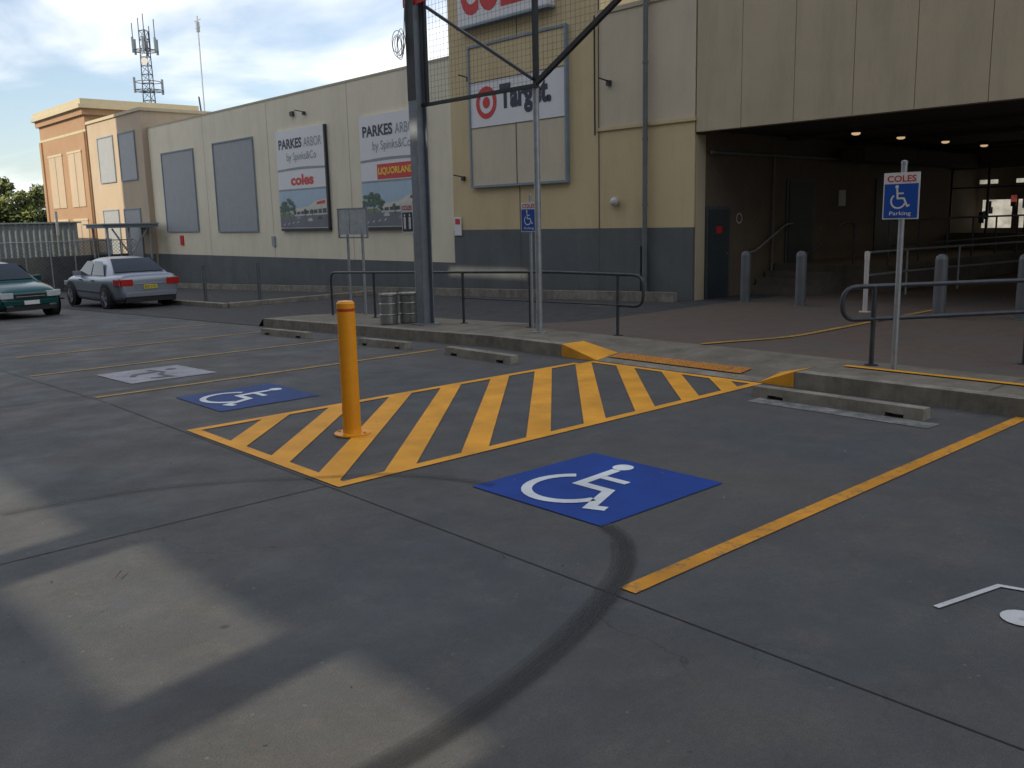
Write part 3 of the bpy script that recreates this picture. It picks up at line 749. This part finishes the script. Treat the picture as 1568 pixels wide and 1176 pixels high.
def billboard(name,y0,y1,z0,z1,logo,seed):
    b=B(name); x=XW-.09; rr=random.Random(seed)
    b.box((x,y0,z0),(XW-.005,y1,z1),'white'); b.box((x-.004,y0-.09,z0-.03),(XW-.006,y0-.001,z1),'sign_shadow'); b.box((x-.004,y0-.09,z0-.09),(XW-.006,y1,z0-.001),'sign_shadow')  # dark strips at one side and below paint the board's shadow
    w=y1-y0; U=(0,-1,0);V=(0,0,1); xt=x-.006
    text(b,"PARKES",(xt,y1-.18,z1-.62),U,V,w*.50,.33,'navy',.035)
    text(b,"ARBOR",(xt,y1-.18-w*.54,z1-.62),U,V,w*.36,.30,'txtgrey')
    text(b,"by Spinks&Co",(xt,y1-w*.22,z1-1.10),U,V,w*.62,.34,'txtgrey')
    n=12
    for i in range(n):
        a=i/n;c=(i+1)/n; f=lambda t:.05*math.sin(t*math.pi)
        b.face([(xt,y1-w*a,z1-1.30+f(a)),(xt,y1-w*a,z1-1.36+f(a)*.6),(xt,y1-w*c,z1-1.36+f(c)*.6),(xt,y1-w*c,z1-1.30+f(c))],'txtgrey')
    if logo=='coles':
        text(b,"coles",(xt,y1-w*.28,z1-1.85),U,V,w*.48,.36,'red',.04)
    else:
        b.box((xt,y0+w*.12,z1-1.88),(xt+.004,y0+w*.72,z1-1.44),'red'); text(b,"LIQUORLAND",(xt-.003,y0+w*.70,z1-1.78),U,V,w*.56,.24,'litbox',.03)
    zt=z1-2.0 if logo=='coles' else z1-1.95; zb=z0
    h=zt-zb
    b.box((xt+.001,y0+.01,zt-.03),(xt+.004,y1-.01,zt+.04),'txtgrey')
    P=lambda u,v,k:(xt-.003*k,y1-w*u,zb+h*v)
    b.face([P(0,.02,0),P(1,.02,0),P(1,.98,0),P(0,.98,0)],'poster_sky')
    b.face([P(0,.02,1),P(1,.02,1),P(1,.34,1),P(0,.30,1)],'poster_road')
    b.face([P(.0,.30,2),P(.32,.315,2),P(.25,.42,2),P(.0,.40,2)],'poster_grass')
    b.face([P(.30,.33,1),P(1,.34,1),P(1,.74,1),P(.80,.70,1),P(.62,.56,1),P(.30,.50,1)],'poster_bld')
    b.face([P(.32,.36,2),P(.99,.38,2),P(.99,.50,2),P(.32,.42,2)],'poster_dark')
    for i in range(7):
        u=.36+.09*i; b.face([P(u,.35,3),P(u+.015,.35,3),P(u+.015,.44+.01*i,3),P(u,.44+.01*i,3)],'poster_bld')
    b.face([P(.80,.60,2),P(.97,.62,2),P(.97,.70,2),P(.80,.66,2)],'red' if logo=='coles' else 'poster_dark')
    for (uc,vc,R) in ((.07,.55,.09),(.20,.62,.10),(.31,.52,.06),(.55,.44,.035),(.70,.43,.03)):
        b.face([P(uc-.006,.3,3),P(uc+.006,.3,3),P(uc+.004,vc,3),P(uc-.004,vc,3)],'poster_dark')
        for q in range(14):
            a=rr.random()*6.28; r=R*rr.random()**.6; s=R*rr.uniform(.28,.45); uu=uc+r*math.cos(a); vv=vc+1.5*r*math.sin(a)
            b.face([P(max(.005,uu+s*math.cos(t)*(1+.2*math.sin(3*t+q))),vv+1.3*s*math.sin(t),4+q*.3) for t in [2*math.pi*j/7 for j in range(7)]],'poster_green')
    for u0,v0 in ((.36,.24),(.60,.18),(.80,.22)):
        b.face([P(u0,v0,2),P(u0+.10,v0,2),P(u0+.095,v0+.045,2),P(u0+.075,v0+.075,2),P(u0+.03,v0+.075,2),P(u0+.005,v0+.045,2)],rr.choice(['white2','poster_dark','txtgrey']))
    for i in range(4): b.face([P(.06+.1*i,.08+.02*i,2),P(.09+.1*i,.08+.02*i,2),P(.11+.1*i,.13+.02*i,2),P(.09+.1*i,.13+.02*i,2)],'white2')
    b.obj()
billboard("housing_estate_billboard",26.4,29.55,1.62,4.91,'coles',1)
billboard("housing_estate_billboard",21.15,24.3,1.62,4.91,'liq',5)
b=B("department_store_sign"); x=XW-.10
b.box((x,15.5,5.27),(XW-.022,18.95,6.12),'wallB'); b.box((x,15.5,4.13),(XW-.022,18.95,5.25),'white'); b.box((x,15.5,2.65),(XW-.022,18.95,4.11),'wallB2')
for a in ((15.44,15.497),(18.953,19.01)): b.box((x-.03,a[0],2.59),(XW-.023,a[1],6.18),'panelb')
for z in ((2.59,2.647),(6.123,6.18)): b.box((x-.03,15.5,z[0]),(XW-.023,18.95,z[1]),'panelb')
for z in (4.112,5.252): b.box((x-.012,15.5,z),(x-.001,18.95,z+.016),'grout')
b.box((x-.012,17.2,2.65),(x-.001,17.22,4.11),'grout')
b.disc((x-.008,18.32,4.72),(-1,0,0),.40,'red',28,.27); b.disc((x-.008,18.32,4.72),(-1,0,0),.14,'red',20)
text(b,"Target.",(x-.008,17.80,4.33),(0,-1,0),(0,0,1),1.85,.78,'navy',.045)
b.obj()
b=B("supermarket_sign")
b.box((XW-.25,15.9,6.66),(XW-.025,19.2,8.5),'white'); b.box((XW-.27,15.85,6.6),(XW-.026,19.25,6.655),'panelb')
text(b,"COLES",(XW-.256,19.05,6.88),(0,-1,0),(0,0,1),2.95,1.1,'red',.05)
b.obj()

# ------------------------------------------------------------------ distance
b=B("yard_fence")
yF=43.0
for i in range(-14,16): b.tube([(i,yF,g(yF)),(i,yF,1.25)],.03,'galv',6)
b.tube([(-14,yF,1.25),(15.6,yF,1.25)],.02,'galv',6)
x=-14.0
while x<15.5:
    b.beam((x,yF+.02,g(yF)),(x+2.2,yF+.02,1.22),.012,.006,'chain'); b.beam((x+2.2,yF+.03,g(yF)),(x,yF+.03,1.22),.012,.006,'chain'); x+=.16
b.box((-14,yF+.5,g(yF)),(15.5,yF+.55,.6),'screen')
b.obj(origin=False)
b=B("corrugated_shed")
rows=[[],[]]
x=-14.0
while x<14.2:
    yy=46+.03*math.sin(x*25); rows[0].append((x,yy,-1)); rows[1].append((x,yy,2.05)); x+=.05
b.grid(rows,'corr',smooth=True)
b.box((-14,45.9,2.05),(14.3,52,2.12),'corr')
b.box((-14,45.9,2.12),(9.5,46.0,2.35),'corr'); b.beam((13.2,45.8,1.5),(13.2,45.8,2.6),.1,.1,'galv')
b.obj(origin=False)
b=B("shade_canopy")
b.box((13.4,40.2,1.78),(15.7,42.4,1.92),'panelb'); b.box((13.3,40.1,1.92),(15.72,42.5,1.97),'panelg')
for x,y in ((13.6,40.4),(15.4,40.4),(13.6,42.2),(14.5,40.4)): b.tube([(x,y,g(y)),(x,y,1.78)],.05,'galv',8)
b.beam((14.5,40.4,.6),(15.3,40.4,1.75),.06,.06,'galv'); b.beam((14.5,40.4,.6),(13.8,40.4,1.75),.06,.06,'galv')
b.obj()
b=B("wall_bollard_posts")
for x,y in ((11.6,26.5),(12.6,25.0)): b.tube([(x,y,g(y)),(x,y,g(y)+1.1)],.05,'bol_g',10)
b.obj()
b=B("telecom_tower")
tx,ty=40.0,101.5; w=.55
def leg(a,z): s=w*(1.9-z/23*.95); return Vector((tx+s*math.cos(a),ty+s*math.sin(a),z))
A3=[.3+2*math.pi*k/3 for k in range(3)]
for a in A3: b.tube([leg(a,-1),leg(a,22.5)],.06,'rail',6)
z=0
while z<22:
    for k in range(3):
        b.tube([leg(A3[k],z),leg(A3[(k+1)%3],z+.9)],.03,'rail',4,False); b.tube([leg(A3[k],z+.9),leg(A3[(k+1)%3],z+.9)],.03,'rail',4,False)
    z+=.9
for zc,rr in ((16.3,1.5),(20.4,1.3)):
    b.tube([(tx+rr*math.cos(t),ty+rr*math.sin(t),zc) for t in [2*math.pi*j/16 for j in range(17)]],.05,'rail',5,False)
    for j in range(6):
        t=2*math.pi*j/6; b.beam((tx,ty,zc),(tx+rr*math.cos(t),ty+rr*math.sin(t),zc),.06,.06,'rail')
        if zc>17 or j%3==0: b.box((tx+rr*math.cos(t)-.11,ty+rr*math.sin(t)-.08,zc-.3),(tx+rr*math.cos(t)+.11,ty+rr*math.sin(t)+.08,zc+1.3),'panelb')
b.tube([(tx+rr*math.cos(t),ty+rr*math.sin(t),17.2) for t in [2*math.pi*j/16 for j in range(17)]],.04,'rail',5,False)
for dx,h in ((-.9,23.3),(.0,24.2),(.8,23.6),(.4,22.9),(-.4,23.8)): b.tube([(tx+dx,ty-dx,20.4),(tx+dx,ty-dx,h)],.05,'rail',5)
b.disc((tx-.6,ty-1,19.2),(-.6,-.8,0),.35,'white2',12)
b.obj()
b=B("radio_mast")
b.tube([(30,66.1,-1),(30,66.1,16.7)],.05,'galv',6); b.box((29.9,66,15.6),(30.1,66.2,16.3),'galv')
b.beam((30,65.6,16.4),(30,66.6,16.4),.04,.04,'galv'); b.beam((30,65.7,15.9),(30,66.5,15.9),.04,.04,'galv')
b.beam((24,52.9,6),(24,53.5,9.3),.07,.07,'dark'); b.obj()

def tree(x,y,z0,zt,R,n=4200):
    b=B("leafy_tree"); H=zt-z0
    b.tube([(x,y,z0),(x+.1,y,z0+H*.3),(x,y+.1,z0+H*.7)],[.22,.17,.07],'bark',8)
    cl_=[]
    for i in range(20):
        a=random.random()*6.28;r=R*math.sqrt(random.random())*.85; zz=z0+H*(.45+.47*random.random()*(1-.3*r/R))
        c=Vector((x+r*math.cos(a),y+r*math.sin(a),zz)); cl_.append((c,R*random.uniform(.22,.38)))
        b.tube([(x,y,z0+H*.3),((x+c.x)/2,(y+c.y)/2,z0+H*.5),c],[.09,.05,.02],'bark',5)
    for i in range(n):
        c,r=random.choice(cl_); d=Vector((random.gauss(0,1),random.gauss(0,1),random.gauss(0,.8))).normalized()*r*(random.random()**.4)
        p=c+d; s=random.uniform(.12,.24); u=Vector((random.gauss(0,1),random.gauss(0,1),random.gauss(0,1))).normalized(); v=u.orthogonal().normalized()
        b.face([p-u*s,p+v*s*.6,p+u*s,p-v*s*.6],'leaf' if (d.z>-.1*r and random.random()<.75) else 'leafd')
    b.obj()
tree(22.4,82,-1,5.9,2.9); tree(19.4,84,-1,6.3,3.0); tree(15.5,86,-1,4.7,2.6,3000); tree(11,88,-1,4.5,3,3000)

# ------------------------------------------------------------------ cars
def car(name,loc,heading,paint,st,gh,plate='plate'):
    root=empty(name,loc); root.rotation_euler=(0,0,heading)
    b=B("body"); rows=[]
    for x,zt,zb,w in st:
        ring=[(0,zt+.015),(w*.55,zt+.01),(w*.86,zt-.01),(w*.97,zt-.09),(w*1.0,zt-.22),(w*.99,(zt+zb)/2-.05),(w*.96,zb+.08),(w*.85,zb),(0,zb)]
        full=[(x,p[0],p[1]) for p in ring]+[(x,-p[0],p[1]) for p in ring[-2:0:-1]]
        rows.append(full)
    b.grid(rows,paint,True,True); b.face(rows[0][::-1],paint,True); b.face(rows[-1],paint,True)
    ob=b.obj(parent=root,subsurf=2,merge=True)
    b=B("cabin"); xrb,zrb,xrt,xft,xfb,zfb,zr,wb,wt=gh
    rows=[]
    secs=[(xrb,zrb-.08,wb*.93),(xrb+.03,zrb,wb*.95),((xrb+xrt)/2,(zrb+zr)/2+.03,(wb*.95+wt)/2+.02),(xrt,zr-.01,wt),(xrt*.5+xft*.5,zr+.02,wt+.01),(xft,zr-.005,wt),((xfb+xft)/2,(zfb+zr)/2+.02,(wb+wt)/2),(xfb,zfb,wb*.96),(xfb+.02,zfb-.08,wb*.95)]
    for x,z,w in secs:
        zz=.9
        rows.append([(x,-wb,zz),(x,-(w+ (wb-w)*.25),zz+(z-zz)*.75),(x,-w*.93,z-.012),(x,-w*.5,z+.012),(x,0,z+.02),(x,w*.5,z+.012),(x,w*.93,z-.012),(x,(w+(wb-w)*.25),zz+(z-zz)*.75),(x,wb,zz)])
    b.grid(rows,paint,True,False)
    b.obj(parent=root,merge=True,subsurf=1)
    b=B("windows")
    def screen(xb,zb_,xt,sgn):
        nrm=Vector((sgn*(zr-zb_),0,abs(xt-xb))).normalized()*.03
        A=Vector((xb,0,zb_));T=Vector((xt,0,zr))
        rws=[]
        for t in (.10,.5,.9):
            c=A.lerp(T,t); w=(wb*.93)*(1-t)+wt*.93*t-.05; bul=nrm*(1+ (.6 if t==.5 else 0))
            rws.append([c+bul+Vector((-sgn*.03*(abs(s)**2),w*s,-.0)) for s in (-1,-.5,0,.5,1)])
        b.grid(rws,'glass',True)
    screen(xrb,zrb,xrt,-1); screen(xfb,zfb,xft,1)
    for s in (-1,1):
        def side(xa,xb2,xc,xd):
            zb_=.97; zt_=zr-.085
            def yy(z): 
                t=(z-.9)/(zr-.9); return s*((wb*(1-t)+(wt+ (wb-wt)*.25)*t)+.03)
            b.face([(xa,yy(zb_),zb_),(xb2,yy(zb_),zb_),(xc,yy(zt_),zt_),(xd,yy(zt_),zt_)],'glass')
        mid=(xft+xrt)/2+.05
        side(mid+.04,xfb-.28,xft-.05,mid+.04); side(xrb+.5,mid-.04,mid-.04,xrt+.02)
        b.box((xfb-.55,s*.86-.02 if s>0 else -1.04,.93),(xfb-.40,1.04 if s>0 else -.84,1.06),paint)
        b.box((-1.9,s*.915-.012,.46),(2.0,s*.915+.012,.50),'plastic')
        for x in (mid-.25,mid+.75): b.box((x-.09,s*.925-.015,.80),(x+.09,s*.925+.015,.83),'plastic')
    b.obj(parent=root)
    b=B("wheels")
    for x in (-1.42,1.40):
        for s in (-1,1):
            b.disc((x,s*.927,.36),(0,s,0),.39,'plastic',28)
            prof=[(.20,-.11),(.30,-.11),(.32,-.09),(.32,.09),(.30,.115),(.22,.12)]
            rws=[[(x+r*math.cos(t),s*.83+s*o,.32+r*math.sin(t)) for t in [2*math.pi*j/24 for j in range(24)]] for r,o in prof]
            b.grid(rws,'rubber',True,True); b.disc((x,s*.946,.32),(0,s,0),.22,'rim',20)
            for k in range(5):
                t=k*1.2566+.3; b.beam((x,s*.955,.32),(x+.2*math.cos(t),s*.955,.32+.2*math.sin(t)),.02,.05,'rim')
                b.disc((x+.14*math.cos(t+.63),s*.948,.32+.14*math.sin(t+.63)),(0,s,0),.045,'plastic',8)
    b.obj(parent=root)
    b=B("lights_and_trim"); xr=st[0][0]; xf=st[-1][0]
    for s in (-1,1):
        y0_,y1_=sorted((s*.47,s*.80)); b.box((xr-.005,y0_,.70),(xr+.16,y1_,.88),'tail')
        y2_,y3_=sorted((s*.76,s*.875)); b.box((xr+.1,y2_,.71),(xr+.38,y3_,.88),'tail')
        y0_,y1_=sorted((s*.42,s*.72)); b.box((xf-.14,y0_,.58),(xf+.005,y1_,.72),'head')
        y2_,y3_=sorted((s*.66,s*.82)); b.box((xf-.32,y2_,.59),(xf-.10,y3_,.73),'head')
        y0_,y1_=sorted((s*.45,s*.62)); b.box((xf-.02,y0_,.36),(xf+.03,y1_,.43),'head')
    b.box((xr-.02,-.19,.60),(xr,.19,.72),plate); b.box((xr-.015,-.42,.725),(xr+.02,.42,.76),paint)
    b.box((xr-.04,-.72,.40),(xr+.1,.72,.52),paint); b.box((xr-.02,-.7,.25),(xr+.2,.7,.39),'plastic')
    b.box((xf-.05,-.38,.56),(xf+.012,.38,.68),'plastic'); b.box((xf-.04,-.36,.605),(xf+.022,.36,.62),'rim')
    b.box((xf-.06,-.68,.40),(xf+.05,.68,.52),paint); b.box((xf-.06,-.62,.26),(xf+.03,.62,.39),'plastic')
    b.box((xf+.05,-.19,.41),(xf+.06,.19,.51),'white' if plate!='plate' else plate)
    text(b,"BPS 31D",(xr-.022,.16,.625),(0,-1,0),(0,0,1),.32,.07,'plastic')
    b.obj(parent=root,bevel=.015)
    return root
sedan=[(-2.38,.80,.40,.72),(-2.34,.97,.30,.82),(-2.12,1.03,.24,.87),(-1.5,1.01,.2,.91),(-.8,.97,.18,.92),(.5,.95,.18,.92),(1.2,.95,.2,.91),(1.8,.88,.22,.88),(2.2,.79,.25,.81),(2.36,.68,.32,.70)]
hatch=[(-2.1,.80,.40,.72),(-2.05,.95,.30,.80),(-1.85,.98,.24,.85),(-1.3,.97,.2,.88),(-.8,.95,.18,.89),(.4,.94,.18,.89),(1.1,.94,.2,.88),(1.65,.86,.22,.86),(2.0,.77,.25,.80),(2.15,.66,.32,.70)]
car("silver_sedan_car",(9.6,28.0,g(28)),rad(91),'silver',sedan,(-1.80,1.0,-1.0,.30,1.12,.94,1.44,.84,.62))
car("teal_hatchback_car",(6.1,27.4,g(27.4)),rad(-80),'teal',hatch,(-1.9,.98,-1.45,.2,1.0,.93,1.42,.82,.62),plate='white')

# ------------------------------------------------------------------ unseen building added behind the camera to shade the lot; slots shape sun patches
elev=rad(30); az=rad(10)
kz=math.tan(elev)/math.cos(az); ky=math.tan(az)
blk=B("shade_blocker_building"); xb=-8.0; top=8.4+24*kz
def hole(X,ya,yb,za,zb_):   # opening that lights the area x=X, y=ya..yb, z=za..zb_
    d=X-xb; return (ya-d*ky,yb-d*ky,za+d*kz,zb_+d*kz)
s1=lambda xa,xc,ya,yb:(ya-9.35*ky,yb-9.35*ky,(xa-xb)*kz,(xc-xb)*kz)
holes=[s1(.90,1.52,5.45,7.6),s1(.98,1.70,3.35,4.95),s1(.9,1.80,2.05,2.98),hole(16,17.0,20.2,.28,.42),hole(8.86,11.7,12.1,3.0,3.2)]
ybk=sorted(set([-45,40.0]+[h[0] for h in holes]+[h[1] for h in holes])); zbk=sorted(set([-1.0,top]+[h[2] for h in holes]+[h[3] for h in holes]))
for i in range(len(ybk)-1):
    for j in range(len(zbk)-1):
        yc=(ybk[i]+ybk[i+1])/2; zc=(zbk[j]+zbk[j+1])/2
        if any(h[0]<yc<h[1] and h[2]<zc<h[3] for h in holes): continue
        blk.face([(xb,ybk[i],zbk[j]),(xb,ybk[i+1],zbk[j]),(xb,ybk[i+1],zbk[j+1]),(xb,ybk[i],zbk[j+1])],'blocker_wall')
blk.box((xb-.45,-45,top),(xb+.08,40,top+.25),'cornice')
for fl in (7.6,10.2,17.2,19.6):
    y=-43
    while y<38:
        if not (fl<12 and y>3 and y<9) : blk.box((xb+.002,y,fl),(xb+.03,y+2.2,fl+1.2),'win')
        y+=4
for y in range(-44,40,8): 
    if not (-4<y<19): blk.box((xb,y,-1),(xb+.25,y+.4,top-.01),'blocker_wall')
blk.obj()

# ------------------------------------------------------------------ camera
cam=bpy.data.cameras.new("camera"); co=bpy.data.objects.new("camera",cam); bpy.context.collection.objects.link(co)
r_=Vector((.73881,-.67354,-.02252)); dn=Vector((-.13627,-.11659,-.98379)); fw=Vector((.65999,.7299,-.17792))
m=Matrix((r_,-dn,-fw)).transposed().to_4x4(); m.translation=(0,0,1.74); co.matrix_world=m
cam.sensor_width=36; cam.lens=36*1390/1568; cam.clip_start=.05; cam.clip_end=3000
scene.camera=co

# ------------------------------------------------------------------ light
dirv=Vector((math.cos(elev)*math.cos(az),math.cos(elev)*math.sin(az),-math.sin(elev)))
sl=bpy.data.lights.new("sun","SUN"); sl.energy=5.0; sl.angle=rad(.5); sl.color=(1,.86,.64)
so=bpy.data.objects.new("sun",sl); bpy.context.collection.objects.link(so); so.rotation_euler=dirv.to_track_quat('-Z','Y').to_euler(); so.location=(-20,-5,30)

w=bpy.data.worlds.new("World"); scene.world=w; w.use_nodes=True; N=w.node_tree.nodes; K=w.node_tree.links
bg=N["Background"]; bg.inputs["Strength"].default_value=.15
sky=N.new("ShaderNodeTexSky"); sky.sky_type='NISHITA'; sky.sun_disc=False; sky.sun_elevation=elev; sky.sun_rotation=rad(260)
sky.air_density=1.0; sky.dust_density=.8; sky.ozone_density=2.0
tc=N.new("ShaderNodeTexCoord"); sp=N.new("ShaderNodeSeparateXYZ"); K.new(tc.outputs["Generated"],sp.inputs[0])
ad=N.new("ShaderNodeMath"); ad.operation='ADD'; ad.inputs[1].default_value=.12; K.new(sp.outputs[2],ad.inputs[0])
mxm=N.new("ShaderNodeMath"); mxm.operation='MAXIMUM'; mxm.inputs[1].default_value=.05; K.new(ad.outputs[0],mxm.inputs[0])
dv=N.new("ShaderNodeVectorMath"); dv.operation='DIVIDE'; cb=N.new("ShaderNodeCombineXYZ")
for i in range(3): K.new(mxm.outputs[0],cb.inputs[i])
K.new(tc.outputs["Generated"],dv.inputs[0]); K.new(cb.outputs[0],dv.inputs[1])
nz=N.new("ShaderNodeTexNoise"); nz.inputs["Scale"].default_value=.9; nz.inputs["Detail"].default_value=6; nz.inputs["Roughness"].default_value=.5; nz.inputs["Distortion"].default_value=.4
mp=N.new("ShaderNodeMapping"); mp.inputs["Location"].default_value=(3.1,1.2,0); mp.inputs["Rotation"].default_value=(0,0,rad(35)); mp.inputs["Scale"].default_value=(1,.55,.0)
K.new(dv.outputs[0],mp.inputs[0]); K.new(mp.outputs[0],nz.inputs["Vector"])
cr=N.new("ShaderNodeMapRange"); cr.interpolation_type='SMOOTHSTEP'; cr.inputs[1].default_value=.38; cr.inputs[2].default_value=.56; cr.inputs[3].default_value=.15; cr.inputs[4].default_value=.95; K.new(nz.outputs[0],cr.inputs[0])
mx=N.new("ShaderNodeMix"); mx.data_type='RGBA'; K.new(cr.outputs[0],mx.inputs[0]); K.new(sky.outputs[0],mx.inputs[6]); mx.inputs[7].default_value=(8.2,8.4,8.8,1)
K.new(mx.outputs[2],bg.inputs["Color"])

scene.view_settings.view_transform='Standard'; scene.view_settings.look='None'; scene.view_settings.exposure=0
